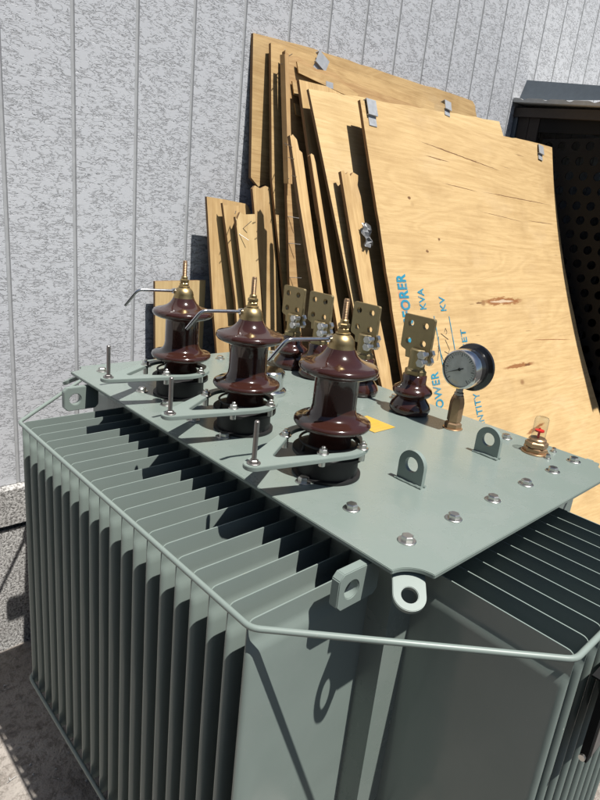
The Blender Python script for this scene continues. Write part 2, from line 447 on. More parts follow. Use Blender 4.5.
for k in range(len(sec)): bm.faces.new((a[k], a[(k + 1) % len(sec)], b[(k + 1) % len(sec)], b[k]))
bm.faces.new(a[::-1]); bm.faces.new(b)
obj('plinth', bm, M['plinth'], wall, smooth=0)

# ---------------------------------------------------------------- transformer
L, W = 1.32, .82
T = thing('transformer', 'grey-green oil-filled electrical transformer with cooling fins, standing in front of the plywood sheets', 'transformer', (-.655, .41, ZG))
TX0, TX1, TY0, TY1 = -1.20, -.092, .081, .735
ZF, ZB = -.070, -.905
bm = NB(); ring_box(bm, TX0, TX1, TY0, TY1, -1.06, -.0235)
obj('tank', bm, M['paint'], T, bevel=.006)
bm = NB()
ring_box(bm, TX0 - .045, TX1 + .045, TY0 - .045, TY1 + .045, -.0230, -.0095); obj('tank_flange', bm, M['paint'], T)
# cover plate with scalloped corners
R = .047
out = []
for (cx, cy, a0) in ((0, 0, math.pi), (0, W, 3 * math.pi / 2), (-L, W, 2 * math.pi), (-L, 0, math.pi / 2)):
    out += [(cx + R * math.cos(a), cy + R * math.sin(a)) for a in [a0 - math.pi / 2 * k / 10 * 1.0 + 0 for k in range(11)]] if False else []
def scallop(cx, cy, a0, a1):
    return [(cx + R * math.cos(a0 + (a1 - a0) * k / 12), cy + R * math.sin(a0 + (a1 - a0) * k / 12)) for k in range(13)]
P_ = math.pi
out = scallop(-L, 0, P_ / 2, 0) + scallop(0, 0, P_, P_ / 2) + scallop(0, W, 1.5 * P_, P_) + scallop(-L, W, 2 * P_, 1.5 * P_)
bm = NB(); plate(bm, out, [], .008, Matrix.Translation((0, 0, -.008)))
obj('cover', bm, M['paint'], T, bevel=.0012)
# cover bolts
spots = [(-.09, y) for y in (.093, .236, .379, .520, .652, .768)] + [(x, .096) for x in (-.222, -.355, -.490, -.630, -.760, -.889, -1.02, -1.14)] \
    + [(-L + .075, y) for y in (.085, .232, .379, .520, .652, .768)] + [(x, W - .06) for x in (-.27, -.65, -.85, -1.03)]
bm = NB(); hexbolt(bm, (0, 0, 0)); hb = obj('cover_bolt', bm, M['steel'], T, (spots[0][0], spots[0][1], 0), smooth=25)
for i, (x, y) in enumerate(spots[1:]):
    c = hb.copy(); COL.objects.link(c); c.location = Vector((x, y, H)) - wloc(T); c.rotation_euler.z = random.uniform(0, 1)
for x, y in ((-.150, .785), (-.136, .722)):
    c = hb.copy(); COL.objects.link(c); c.location = Vector((x, y, H)) - wloc(T); c.scale = (.5, .5, 1.0)

# cooling fins: a pressed pocket, pinched flat at top and bottom, rounded nose
def fin_bm(D, th=.0072):
    bm = NB(); nz = [0, .004, .012, .030, .036, .042, .050, .058, .066, .11, .4, .72, .769, .777, .785, .793, .801, .825, .831, .835]
    ds = [0, .05, .10, .15, .18, D - .030, D - .016, D - .010, D - .006, D - .002, D]
    def half(z, d):
        zz = min(z, .835 - z); k = min(1, max(0, (zz - .034) / .030)); k = k * k * (3 - 2 * k)
        hb_ = .0013 + (th - .0013) * k
        e = D - d; n_ = 1.0 if e > .012 else math.sqrt(max(0, 1 - (1 - e / .012) ** 2))
        if e > .012 and e < .045: n_ = 1.0
        return max(.0009, hb_ * n_ + .0)
    def ztop(d):
        e = D - d; rr = .014
        return 0 if e > rr else rr - math.sqrt(max(0, rr * rr - (rr - e) ** 2))
    rows = []
    for z in nz:
        row = []
        for s, dd in [(1, d) for d in ds] + [(-1, d) for d in reversed(ds)]:
            zt = -z - (ztop(dd) if z < .02 else ztop(dd) * max(0, 1 - (z - .02) / .03))
            row.append(bm.verts.new((s * half(z, dd), -dd, zt)))
        rows.append(row)
    n = len(rows[0])
    for a, b in zip(rows, rows[1:]):
        for k in range(n): bm.faces.new((a[k], a[(k + 1) % n], b[(k + 1) % n], b[k]))
    bm.faces.new(rows[0]); bm.faces.new(rows[-1][::-1])
    return bm
def fin_row(n, start, step, D, rz):
    first = None
    for i in range(n):
        p = (start[0] + step[0] * i, start[1] + step[1] * i, ZF)
        if first is None:
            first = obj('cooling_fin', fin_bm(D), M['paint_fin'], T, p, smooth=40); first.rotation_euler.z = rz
        else:
            c = first.copy(); COL.objects.link(c); c.location = Vector(p) + Vector((0, 0, H)) - wloc(T); c.rotation_euler.z += random.uniform(-.006, .006)
FX1, FY1, YO, XO = -.150, .159, -.199, .193
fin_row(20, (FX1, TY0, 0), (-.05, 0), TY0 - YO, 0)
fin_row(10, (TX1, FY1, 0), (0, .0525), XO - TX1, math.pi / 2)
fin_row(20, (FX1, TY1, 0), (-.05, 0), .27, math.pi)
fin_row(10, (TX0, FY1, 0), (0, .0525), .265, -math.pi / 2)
FX2, FY2 = FX1 - .95, FY1 + .4725
loop = [(FX1 + .012, YO - .003), (XO + .003, FY1 - .010), (XO + .003, FY2 + .01), (FX1 + .012, TY1 + .273), (FX2 - .012, TY1 + .273), (TX0 - .268, FY2 + .01), (TX0 - .268, FY1 - .01), (FX2 - .012, YO - .003)]
def rounded(pts, rad):
    o = []; n = len(pts)
    for i in range(n):
        a, b, c = (Vector((*pts[j % n], 0)) for j in (i - 1, i, i + 1))
        p = b + (a - b).normalized() * rad; q = b + (c - b).normalized() * rad
        for k in range(5):
            t_ = k / 4; o.append((1 - t_) ** 2 * p + 2 * t_ * (1 - t_) * b + t_ ** 2 * q)
    return o
for z in (ZF - .003, ZB + .012):
    bm = NB(); tube(bm, [(p.x, p.y, z) for p in rounded(loop, .014)], .0052, 12, True)
    obj('fin_rail', bm, M['lug'], T, smooth=60)
# skid channels under the tank
for y in (.17, .65):
    bm = NB(); ring_box(bm, -1.12, -.17, y - .045, y + .045, ZG - .01, -1.06); obj('base_skid', bm, M['paint'], T, bevel=.006)

# lugs
def lug_pts(w, h, n=14):
    return [(-w / 2, 0), (w / 2, 0)] + circ(0, h - w / 2, w / 2, n, 0, math.pi, True)
for i, (x, y) in enumerate(((-.235, .292), (-.232, .594), (-1.06, .30), (-1.06, .594))[:2]):
    bm = NB(); plate(bm, lug_pts(.064, .073), [circ(0, .042, .0165, 22)], .011, frame((x, y + .0055, 0), (1, 0, 0), (0, 0, 1)))
    for sy in (-1, 1):
        tube(bm, [(x - .034 + .0062 * k, y + sy * (.0065 + random.uniform(0, .0014)), .0012 + random.uniform(0, .0016)) for k in range(12)], .0036, 7)
    obj('lifting_lug', bm, M['lug'], T, bevel=.0)
def oct_pts(w, h, c): return [(c, 0), (w - c, 0), (w, c), (w, h - c), (w - c, h), (c, h), (0, h - c), (0, c)]
for x in (-.104, -1.172):
    for (y, s) in ((.036, -1), (TY1 + .045, 1)):
        bm = NB(); plate(bm, oct_pts(.100, .068, .010), [circ(.068, .033, .0165, 22)], .018, frame((x + (.009 if s > 0 else .009) , y, -.0825), (0, s, 0), (0, 0, 1)))
        obj('jacking_lug', bm, M['lug'], T, bevel=.0015)
# round tilted tie-down eyes under the scalloped corners
for (x, y, sx, sy) in ((-.016, .012, 1, -1), (-.016, W - .012, 1, 1), (-L + .016, .012, -1, -1), (-L + .016, W - .012, -1, 1)):
    d = Vector((sx, sy, 0)).normalized(); ydir = d * .88 + Vector((0, 0, -.47))
    xdir = Vector((0, 0, 1)).cross(d)
    po = [(-.0265, -.055), (.0265, -.055)] + circ(0, 0, .0265, 18, 0, P_, True)
    bm = NB(); plate(bm, po, [circ(0, 0, .0135, 22)], .010, frame((x, y, -.031), xdir, ydir))
    obj('tie_down_eye', bm, M['lug'], T, bevel=.001)

# high-voltage bushings (local to the axis foot)
def hv_bushing(p):
    bm = NB()
    lathe(bm, [(.050, 0), (.050, .057), (.0525, .0585), (.064, .0605), (.079, .064), (.0855, .068), (.0885, .0735), (.0872, .079), (.0805, .0825), (.0705, .0850), (.0615, .0885), (.0552, .0945), (.0518, .1025), (.0500, .114), (.0498, .150),
               (.0498, .180), (.0515, .1835), (.060, .1860), (.076, .189), (.0845, .193), (.0885, .199), (.0885, .2040), (.0860, .2085), (.0785, .2118), (.0685, .2143), (.0575, .2180), (.0475, .2230), (.0395, .2300), (.0340, .2380), (.0303, .2455), (.0275, .251)], seg=72)
    b = obj('high_voltage_bushing', bm, M['porcelain'], T, p, smooth=60)
    bm = NB(); lathe(bm, [(.0305, .240), (.0305, .246), (.0285, .250), (.0285, .256), (.0265, .264), (.022, .271), (.015, .276), (.013, .277)], seg=32)
    obj('brass_cap', bm, M['brass'], b, p, smooth=50)
    bm = NB(); lathe(bm, [(.0062, .275), (.0062, .3500), (.0050, .352)], seg=14)
    for z in [.305 + .0032 * k for k in range(13)]: lathe(bm, [(.0062, z), (.0069, z + .0011), (.0062, z + .0022)], seg=12, cap=False)
    obj('terminal_stud', bm, M['copper'], b, p, smooth=40)
    bm = NB(); hexbolt(bm, (0, 0, .277), .0135, .010, .0165, .2); hexbolt(bm, (0, 0, .2905), .0135, .009, 0, .7); lathe(bm, [(.0095, .299), (.0095, .306), (.0075, .308)], seg=16)
    obj('terminal_nut', bm, M['brass'], b, p, smooth=25)
    bm = NB(); tube(bm, bend([(-.010, -.006, .263), (-.037, -.128, .264), (-.055, -.158, .216)], .014), .0042, 10)
    lathe(bm, [(.0075, 0), (.0075, .010)], (-.014, -.030, .2635), 10, 'Y')
    obj('arcing_horn', bm, M['chrome'], b, p, smooth=50)
    # clamp ring and bracket
    bm = NB(); lathe(bm, [(.0505, -.0506), (.080, -.0506), (.080, -.044), (.072, -.0425), (.071, .0), (.084, .0), (.084, .008), (.080, .011), (.070, .012), (.062, .016), (.0505, .017)], seg=48, cap=False)
    obj('clamp_ring', bm, M['rubber'], b, p, smooth=40)
    bm = NB(); tube(bm, [(.066 * math.cos(2 * P_ * k / 40), .066 * math.sin(2 * P_ * k / 40) - .004, .028) for k in range(40)], .0030, 8, True)
    for a in (20, 140, 260):
        c_, s_ = math.cos(math.radians(a)), math.sin(math.radians(a)); tube(bm, [(.066 * c_, .066 * s_ - .004, .028), (.070 * c_, .070 * s_ - .004, .008)], .0035, 8)
    obj('retaining_ring', bm, M['rubber'], b, p, smooth=40)
    tip = (.030, -.247); rc = (.004, -.020)
    outer = hull(circ(*rc, .1005, 48) + circ(*tip, .0215, 20))
    d = (Vector(tip) - Vector(rc)).normalized()
    inner = hull(circ(*rc, .080, 48) + circ(tip[0] - d.x * .070, tip[1] - d.y * .070, .010, 12))
    bm = NB(); plate(bm, outer, [inner], .0095, Matrix.Translation((0, 0, .0265)))
    obj('horn_bracket', bm, M['lug'], b, p, bevel=.0015)
    for a in (-130, -48, 22, 118):
        bm = NB(); c = (rc[0] + .090 * math.cos(math.radians(a)), rc[1] + .090 * math.sin(math.radians(a)))
        hexbolt(bm, (*c, .036), .0095, .009, .013, a); lathe(bm, [(.0045, .045), (.0045, .052), (.0035, .053)], (*c, 0), 10)
        lathe(bm, [(.0075, .008), (.0075, .0265)], (*c, 0), 12)
        obj('bracket_bolt', bm, M['steel'], b, p, smooth=25)
    bm = NB(); lathe(bm, [(.0052, .036), (.0052, .124), (.0038, .126)], (*tip, 0), 12); hexbolt(bm, (*tip, .036), .0095, .006, .014)
    obj('spark_rod', bm, M['dullsteel'], b, p, smooth=30)
    return b
hv = [(-.3681, .1739), (-.6621, .1776), (-.9596, .1803)]
b1 = hv_bushing((hv[0][0], hv[0][1], .0462))
for o in [b1] + list(b1.children): o.data.transform(Matrix.Scale(.91, 4))
for x, y in hv[1:]: dup_tree(b1, T, (x - hv[0][0], y - hv[0][1], 0))

# low-voltage bushings
def lv_bushing(p):
    bm = NB()
    lathe(bm, [(.050, 0), (.056, .004), (.059, .012), (.0585, .020), (.054, .030), (.046, .040), (.041, .047), (.043, .050), (.052, .054), (.0565, .060), (.0575, .066), (.054, .073), (.044, .080), (.037, .085), (.0350, .090), (.0345, .112), (.030, .115)], seg=48)
    b = obj('low_voltage_bushing', bm, M['porcelain'], T, p, smooth=60)
    bm = NB(); hexbolt(bm, (0, 0, .115), .032, .014, 0, .3); lathe(bm, [(.026, .129), (.0235, .133), (.0235, .185), (.021, .187)], seg=28)
    ring_box(bm, .018, .034, -.016, .004, .152, .184)
    obj('brass_stem', bm, M['bronze'], b, p, smooth=30)
    w, x0 = .103, -.066
    o = [(x0 + .022, 0), (x0 + .075, 0), (x0 + .075, .010), (x0 + w - .003, .012), (x0 + w, .016), (x0 + w, .118), (x0 + w - .004, .122), (x0 + .004, .122), (x0, .118), (x0, .030), (x0 + .005, .025), (x0 + .020, .020)]
    hs = [circ(x0 + u, v, .0088, 18) for u in (.026, .076) for v in (.098, .048)]
    bm = NB(); plate(bm, o, hs, .011, frame((0, .010, .155), (1, 0, 0), (0, 0, 1)))
    obj('terminal_plate', bm, M['bronze'], b, p, bevel=.001)
    bm = NB()
    for z in (.158, .180):
        lathe(bm, [(.0075, -.030), (.0075, -.012)], (.036, 0, z), 12, 'Y'); lathe(bm, [(.0115, -.042), (.0125, -.040), (.0125, -.030)], (.036, 0, z), 6, 'Y')
        lathe(bm, [(.0125, -.0), (.0125, .012), (.0105, .014)], (.036, 0, z), 6, 'Y')
    obj('clamp_bolt', bm, M['steel'], b, p, smooth=25)
    return b
lv = [-.541, -.738, -.936, -1.066]
l1 = lv_bushing((lv[0], .690, 0))
for x in lv[1:]: dup_tree(l1, T, (x - lv[0], 0, 0))

# filler cap
p = (-.858, .421, 0)
bm = NB(); lathe(bm, [(.050, 0), (.052, .004), (.052, .012), (.049, .015), (.041, .016), (.041, .050), (.0435, .052), (.0435, .068), (.040, .072), (.02, .073)], seg=40)
obj('filler_cap', bm, M['chrome'], T, p, smooth=40)
# pressure gauge
p = (-.392, .690, 0); c = (.010, 0, .172)
bm = NB(); lathe(bm, [(.050, -.034), (.0515, -.030), (.0525, -.020), (.0525, .016), (.056, .018), (.063, .021), (.0645, .025), (.063, .030), (.056, .033), (.050, .040), (.030, .044)], c, 56, 'Y')
ga = obj('pressure_gauge', bm, M['blackgloss'], T, p, smooth=40)
bm = NB(); lathe(bm, [(.0472, -.040), (.0505, -.0395), (.0518, -.036), (.0524, -.031), (.0530, -.028), (.0530, -.016), (.0526, -.014)], c, 56, 'Y', cap=False)
obj('bezel', bm, M['chrome'], ga, p, smooth=40)
bm = NB(); lathe(bm, [(.0475, -.0370), (.0462, -.0395), (.036, -.0425), (.022, -.0447), (.008, -.0455), (.0005, -.0456)], c, 48, 'Y', cap=False)
obj('gauge_glass', bm, M['gaugeglass'], ga, p, smooth=60)
bm = NB(); lathe(bm, [(.0478, -.0362), (.0005, -.0364)], c, 40, 'Y', cap=False); df = obj('dial_face', bm, M['dial'], ga, p, smooth=0)
bm = NB()
for k in range(31):
    a = math.radians(-45 + 9 * k); r0 = .034 if k % 5 == 0 else .038
    w_ = .0009 if k % 5 == 0 else .0005; ca, sa = math.cos(a), math.sin(a)
    bm.faces.new([bm.verts.new((c[0] + r * ca - s_ * w_ * sa, -.0368, c[2] + r * sa + s_ * w_ * ca)) for r, s_ in ((r0, -1), (r0, 1), (.043, 1), (.043, -1))])
obj('dial_scale', bm, M['ink'], ga, p, smooth=0, recalc=False)
bm = NB(); a = math.radians(205); ca, sa = math.cos(a), math.sin(a)
bm.faces.new([bm.verts.new((c[0] + r * ca - w_ * sa, -.0378, c[2] + r * sa + w_ * ca)) for r, w_ in ((-.012, -.0016), (-.012, .0016), (.036, .0004), (.036, -.0004))])
lathe(bm, [(.004, -.0385), (.004, -.0372)], c, 12, 'Y')
obj('needle', bm, M['ink'], ga, p, smooth=0, recalc=False)
bm = NB(); hexbolt(bm, (0, 0, 0), .023, .016, .027, .4); lathe(bm, [(.017, .018), (.0165, .022)], seg=20, cap=False); hexbolt(bm, (0, 0, .022), .0195, .066, 0, .4); lathe(bm, [(.0155, .088), (.014, .094), (.011, .096)], seg=20)
obj('gauge_fitting', bm, M['copper'], ga, p, smooth=28)
bm = NB(); lathe(bm, [(.0125, .092), (.0125, .102), (.0095, .104), (.0095, .124)], seg=18); obj('gauge_neck', bm, M['dullsteel'], ga, p, smooth=30)
# oil level indicator
p = (-.176, .735, 0)
bm = NB(); hexbolt(bm, (0, 0, 0), .030, .012, .034, .2, .004); hexbolt(bm, (0, 0, .017), .0285, .014, 0, .55); lathe(bm, [(.022, .031), (.022, .036), (.019, .039)], seg=24)
oi = obj('oil_level_indicator', bm, M['copper'], T, p, smooth=25)
bm = NB(); lathe(bm, [(.0172, .039), (.0172, .088), (.0150, .093), (.009, .095)], seg=28, cap=False)
lathe(bm, [(.009, .095), (.0002, .0955)], seg=28, cap=False)
obj('glass_tube', bm, M['glass'], oi, p, smooth=50)
bm = NB(); lathe(bm, [(.003, .036), (.003, .055), (.0115, .056), (.0115, .060), (.003, .062), (.0015, .066)], seg=20); obj('red_float', bm, M['red'], oi, p, smooth=40)
# sticker
bm = NB(); ring_box(bm, -.572, -.472, .455, .540, .0006, .0014); st_ = obj('warning_sticker', bm, M['sticker'], T, smooth=0)
bm = NB()
for k, (ya, yb) in enumerate(((.465, .53), (.466, .518), (.465, .527), (.466, .507))):
    x = -.487 - .016 * k; bm.faces.new([bm.verts.new(v) for v in ((x, ya, .0017), (x + .004, ya, .0017), (x + .004, yb, .0017), (x, yb, .0017))])
obj('faded_print', bm, M['fadedprint'], st_, smooth=0)
# name plate on its bracket at the end fins
bm = NB(); ring_box(bm, .231, .235, .226, .46, -.290, -.140); ring_box(bm, .222, .2345, .2215, .2255, -.290, -.142); ring_box(bm, .205, .235, .226, .46, -.1398, -.1365)
npb = obj('nameplate_bracket', bm, M['nearblack'], T, smooth=0)
bm = NB(); ring_box(bm, .2354, .2366, .232, .45, -.282, -.148); obj('nameplate', bm, M['alu'], npb, smooth=0)
bm = NB(); lathe(bm, [(.0055, 0), (.0055, .005), (.004, .0065)], (.2275, .215, -.281), 12, 'Y'); obj('bracket_screw', bm, M['steel'], npb, smooth=30)

# ---------------------------------------------------------------- plywood sheets leaning on the wall
BG = 'old plywood sheets leaning against the wall'
def grain_attr(o, fn):
    at = o.data.attributes.new('grain', 'FLOAT_VECTOR', 'POINT')
    for i, v in enumerate(o.data.vertices): at.data[i].vector = fn(v.co)
def board(name, label, cat, outline, X, t_, th=.012, grain='z', mat='ply', seed=0.0, bow=None, grid=None):
    """outline in (y, z) on the leaning plane X + (1 - z) * t_; a thickness th goes to the back"""
    bm = NB()
    def F(y, z): return X + (1 - z) * t_ + (bow(y, z) if bow else 0)
    nx = Vector((1, 0, t_)).normalized()
    if grid is None:
        fr = [bm.verts.new((F(y, z), y, z)) for y, z in outline]; bk = [bm.verts.new(v.co - nx * th) for v in fr]
        n = len(fr); ff = bm.faces.new(fr); fb = bm.faces.new(bk[::-1])
        for k in range(n): bm.faces.new((fr[k], bk[k], bk[(k + 1) % n], fr[(k + 1) % n])).material_index = 1
        bmesh.ops.triangulate(bm, faces=[ff, fb])
    else:
        rows = grid
        fr = [[bm.verts.new((F(y, z), y, z)) for y, z in r] for r in rows]; bk = [[bm.verts.new(v.co - nx * th) for v in r] for r in fr]
        a, b = len(fr), len(fr[0])
        for i in range(a - 1):
            for j in range(b - 1):
                bm.faces.new((fr[i][j], fr[i][j + 1], fr[i + 1][j + 1], fr[i + 1][j])); bm.faces.new((bk[i][j], bk[i + 1][j], bk[i + 1][j + 1], bk[i][j + 1]))
        per = [(0, j) for j in range(b)] + [(i, b - 1) for i in range(1, a)] + [(a - 1, j) for j in range(b - 2, -1, -1)] + [(i, 0) for i in range(a - 2, 0, -1)]
        for (i, j), (k, l) in zip(per, per[1:] + per[:1]): bm.faces.new((fr[i][j], bk[i][j], bk[k][l], fr[k][l])).material_index = 1
    bmesh.ops.recalc_face_normals(bm, faces=bm.faces)
    o = obj(name, bm, [M[mat], M['edge']], None, smooth=20)
    oc = o.location - Vector((0, 0, H))
    def fn(c):
        w = c + oc; dd = (F(w.y, w.z) - w.x)
        return (w.z + seed, w.y + seed * 1.7, dd) if grain == 'z' else (w.y + seed, w.z + seed * 1.7, dd)
    grain_attr(o, fn)
    return tag(o, label, cat, BG)
def rag(p, q, n, amp, k):
    """ragged line from p to q without its end points"""
    o = []
    for i in range(1, n):
        u = i / n; o.append((p[0] + (q[0] - p[0]) * u, p[1] + (q[1] - p[1]) * u + amp * noise.noise((i * 1.7, k, .3))))
    return o
def clip(parent, y, z, X, t_, w=.034, h=.05, rot=0.0):
    """bent galvanised strap nailed at the top of a sheet"""
    bm = NB(); n = Vector((1, 0, t_)).normalized(); up = Vector((-t_, 0, 1)).normalized(); r = Vector((0, 1, 0))
    m = Matrix((r * math.cos(rot) + up * math.sin(rot), up * math.cos(rot) - r * math.sin(rot), n)).transposed().to_4x4(); m.translation = Vector((X + (1 - z) * t_, y, z))
    tmp = NB()
    ring_box(tmp, -w / 2, w / 2, -h * .05, h * .55, .009, .0115); ring_box(tmp, -w / 2, w / 2, -h * .075, -h * .05, .0012, .0115); ring_box(tmp, -w * .4, w * .42, -h * .5, -h * .075, .0008, .0026)
    ring_box(tmp, -w / 2, w / 2, h * .55, h * .6, -.012, .0115)
    for f_ in list(tmp.verts): f_.co = m @ f_.co
    me = bpy.data.meshes.new('t'); tmp.to_mesh(me); tmp.free(); bm.from_mesh(me); bpy.data.meshes.remove(me)
    return obj('metal_clip', bm, M['galv'], parent, smooth=0)
def nails(parent, spots, X, t_):
    for (y, z, dy, dz, ln) in spots:
        bm = NB(); p0 = Vector((X + (1 - z) * t_, y, z)); tube(bm, [p0, p0 + Vector((ln * .75, dy, dz))], .0013, 6)
        obj('nail', bm, M['dullsteel'], parent)
zg = ZG + .012
# 1 rearmost big sheet
X0 = XW + .024; t0 = .088
top = [(.831, 1.133), (1.07, 1.150)] + rag((1.07, 1.150), (2.33, 1.186), 18, .006, 2.2) + [(2.335, 1.183), (2.362, 1.165), (2.372, 1.140), (2.40, 1.10)]
o = board('plywood_sheet', 'tall plywood sheet standing closest to the wall with its lower left corner broken off', 'plywood sheet',
          [(.872, .60), (.905, .612), (.93, .60), (.96, zg), (2.42, zg)] + top[::-1] + [(.834, .63)], X0, t0, .015, 'y', 'ply', 3.1)
# 2 plank under the break
o = board('plywood_strip', 'narrow plywood strip standing under the broken corner of the rearmost sheet', 'plywood strip',
          [(.803, .588), (.815, .600), (.842, .592), (.868, .604), (.893, .598), (.935, .17), (1.02, zg), (.90, zg), (.842, .17)], XW + .045, .16, .012, 'z', 'ply', 5.7)
# 3 second sheet
o2 = board('plywood_sheet', 'plywood sheet before the rearmost, a tilted metal clip on its top edge', 'plywood sheet',
          [(.893, 1.112), (.884, .63), (.937, .17), (1.0, zg), (1.95, zg), (1.95, 1.10)] + rag((1.95, 1.10), (.97, 1.118), 14, .008, 5.1) + [(.92, 1.118)], XW + .062, .17, .012, 'y', 'ply', 8.3)
clip(o2, 1.135, 1.085, XW + .074, .17, .062, .075, -.5)
# 4 delaminated sheet with batten edge and torn layers
o3 = board('plywood_sheet', 'dark weathered plywood sheet with peeling torn layers along its top edge', 'plywood sheet',
          [(.930, 1.090), (.922, .86), (.920, .56), (.921, .217), (.93, zg), (1.75, zg), (1.80, 1.05), (1.5, 1.052), (1.33, 1.060), (1.26, 1.05), (1.2, 1.075), (1.1, 1.064), (1.0, 1.085), (.96, 1.080)], XW + .100, .19, .015, 'y', 'ply_dark', 12.9)
for i, (y0, y1, z0, z1, tilt, off) in enumerate(((.985, 1.30, 1.025, 1.062, -.035, .016), (.962, 1.19, .945, .990, -.03, .012), (.972, 1.10, .875, .915, -.01, .010))):
    bm = NB(); pts = [(y0, z0), (y1, z0 + tilt), (y1 + .02, z1 + tilt - .012)] + rag((y1, z1 + tilt), (y0, z1), 6, .008, i) + [(y0 - .008, z1)]
    f_ = [bm.verts.new((XW + .100 + (1 - z) * .19 + off + .02 * (y - y0), y, z)) for y, z in pts]; k_ = [bm.verts.new(v.co - Vector((.006, 0, 0))) for v in f_]
    n = len(f_); bm.faces.new(f_); bm.faces.new(k_[::-1])
    for k in range(n): bm.faces.new((f_[k], k_[k], k_[(k + 1) % n], f_[(k + 1) % n]))
    e = obj('torn_layer', bm, M['ply'], o3, smooth=0); wl = wloc(e); grain_attr(e, lambda c, wl=wl: (c.y + wl.y, c.z + wl.z + 4, 0))
clip(o3, 1.160, 1.005, XW + .108, .19, .060, .034, .02)
bm = NB(); ring_box(bm, XW + .100, XW + .128, .905, .925, .62, 1.07)
for v in bm.verts:
    v.co.x += (1 - v.co.z) * .19
e = obj('edge_batten', bm, M['ply_dark'], o3, smooth=0, bevel=.002); grain_attr(e, lambda c: (c.z, c.y + 2, 0))
nails(o3, [(.93, 1.075, -.02, .012, .03), (.925, 1.06, .02, .02, .03), (.926, 1.045, -.03, -.01, .025), (.92, .75, -.03, .004, .05), (.92, .70, -.025, .0, .045), (.92, .64, -.02, -.003, .05), (.922, .50, .03, -.003, .05), (.922, .40, .03, .0, .05), (.922, .27, .03, .003, .05)], XW + .1, .19)
# 5 narrow slanted sheet
o4 = board('plywood_sheet', 'slanted plywood sheet with a bent left edge, its top under the torn layers', 'plywood sheet',
          [(.953, .992), (.962, .76), (.973, .531), (1.032, .207), (1.10, zg), (1.62, zg), (1.62, .98), (1.21, .985), (1.10, .999)], XW + .150, .33, .014, 'z', 'ply', 17.2)
# 6 pale sheet
X6 = XW + .205; t6 = .38
o5 = board('plywood_sheet', 'pale plywood sheet right behind the lettered front sheet, showing its smooth left strip', 'plywood sheet',
          [(.942, .954), (.98, .56), (1.014, .222), (1.10, zg), (2.40, zg), (2.385, 1.012), (2.36, 1.082)] + rag((2.36, 1.082), (1.06, .966), 16, .006, 9.4), X6, t6, .012, 'y', 'ply_pale', 23.4)
clip(o5, 1.862, 1.050, X6, t6, .050, .060, -.1)
# broken planks standing in front of the dark gap
o6 = board('broken_plank', 'broken light plank with a splintered square top in the gap between sheets', 'plank',
          [(.841, .781), (.846, .778), (.855, .785), (.872, .770), (.876, .735), (.889, .728), (.889, .70), (.880, .40), (.885, .20), (.92, zg + .03), (.86, zg + .03), (.838, .21), (.836, .56)], XW + .170, .40, .016, 'z', 'ply', 29.1)
nails(o6, [(.842, .74, -.05, .006, .02), (.842, .70, -.04, .0, .02), (.84, .64, -.035, .0, .02)], XW + .17, .40)
o7 = board('wood_stick', 'thin round-topped stick right beside the broken light plank', 'stick',
          [(.905, .722), (.911, .728), (.922, .724), (.926, .70), (.934, .24), (.99, zg + .03), (.965, zg + .03), (.910, .24)], XW + .200, .385, .016, 'z', 'ply', 33.3)
o8 = board('broken_plank', 'small ragged plank with a crumpled metal strap, leaning on the pale sheet', 'plank',
          [(1.005, .680), (1.020, .684), (1.030, .672), (1.045, .682), (1.056, .668), (1.072, .684), (1.100, .676), (1.094, .655), (1.088, .640), (1.098, .60), (1.100, .40), (1.105, .20), (1.135, -.083), (1.25, zg + .03), (1.16, zg + .03), (1.065, -.083), (1.026, .229), (1.012, .46)], XW + .252, .38, .014, 'z', 'ply', 37.7)
bm = NB()   # crumpled strap
random.seed(11)
q = [[None] * 6 for _ in range(8)]
for i in range(8):
    for j in range(6):
        y = 1.060 + j * .0095; z = .42 + i * .0125
        q[i][j] = bm.verts.new((XW + .252 + (1 - z) * .38 + .014 + random.uniform(-.009, .016), y + random.uniform(-.004, .004), z + random.uniform(-.004, .004)))
for i in range(7):
    for j in range(5): bm.faces.new((q[i][j], q[i][j + 1], q[i + 1][j + 1], q[i + 1][j]))
bmesh.ops.solidify(bm, geom=bm.faces[:], thickness=.0012)
obj('crumpled_strap', bm, M['galv'], o8, smooth=0)
# 7 front sheet, bowed on its right side
YL, YR = 1.132, 2.735
XF = XW + .288; TF = .40
def ztop(y): u = (y - YL) / (YR - YL); return .949 + .056 * u + .006 * math.sin(u * 9) * (u > .05)
def bowf(y, z):
    u = (y - YL) / (YR - YL); d = max(0, 1.005 - z)
    xl = XF + (1 - z) * TF
    dd = min(d, 1.5); xr = XW + .306 + .285 * dd + .112 * dd * dd + max(0, d - 1.5) * .58
    k = max(0, u) ** 1.4
    return (xr - xl) * k
rows = []
random.seed(3)
for i in range(49):
    v = i / 48; r = []
    for j in range(41):
        u = j / 40; y = YL + (YR - YL) * u
        y += (.0035 * noise.noise((0, v * 26, 7)) if j in (0, 40) else 0) + (.006 * noise.noise((3, v * 9, 2)) if j == 40 else 0)
        zt = ztop(y) + (.0035 * noise.noise((u * 30, 1, 1)) if i == 48 else 0)
        r.append((y, zg + (zt - zg) * v))
    rows.append(r)
fb_ = board('plywood_sheet', 'big bowed front plywood sheet with blue stencilled lettering down its left side', 'plywood sheet', None, XF, TF, .013, 'y', 'ply_front', 0.0, bowf, rows)
def surf(y, z): return XF + (1 - z) * TF + bowf(y, z)
def clipf(y, z, rot=0, **k):
    c = clip(fb_, y, z, 0, TF, rot=rot, **k); c.location.x += surf(y, z) - (1 - z) * TF
clipf(1.185, .905, .0, w=.055, h=.09); clipf(2.585, .955, -.12, w=.055, h=.07)
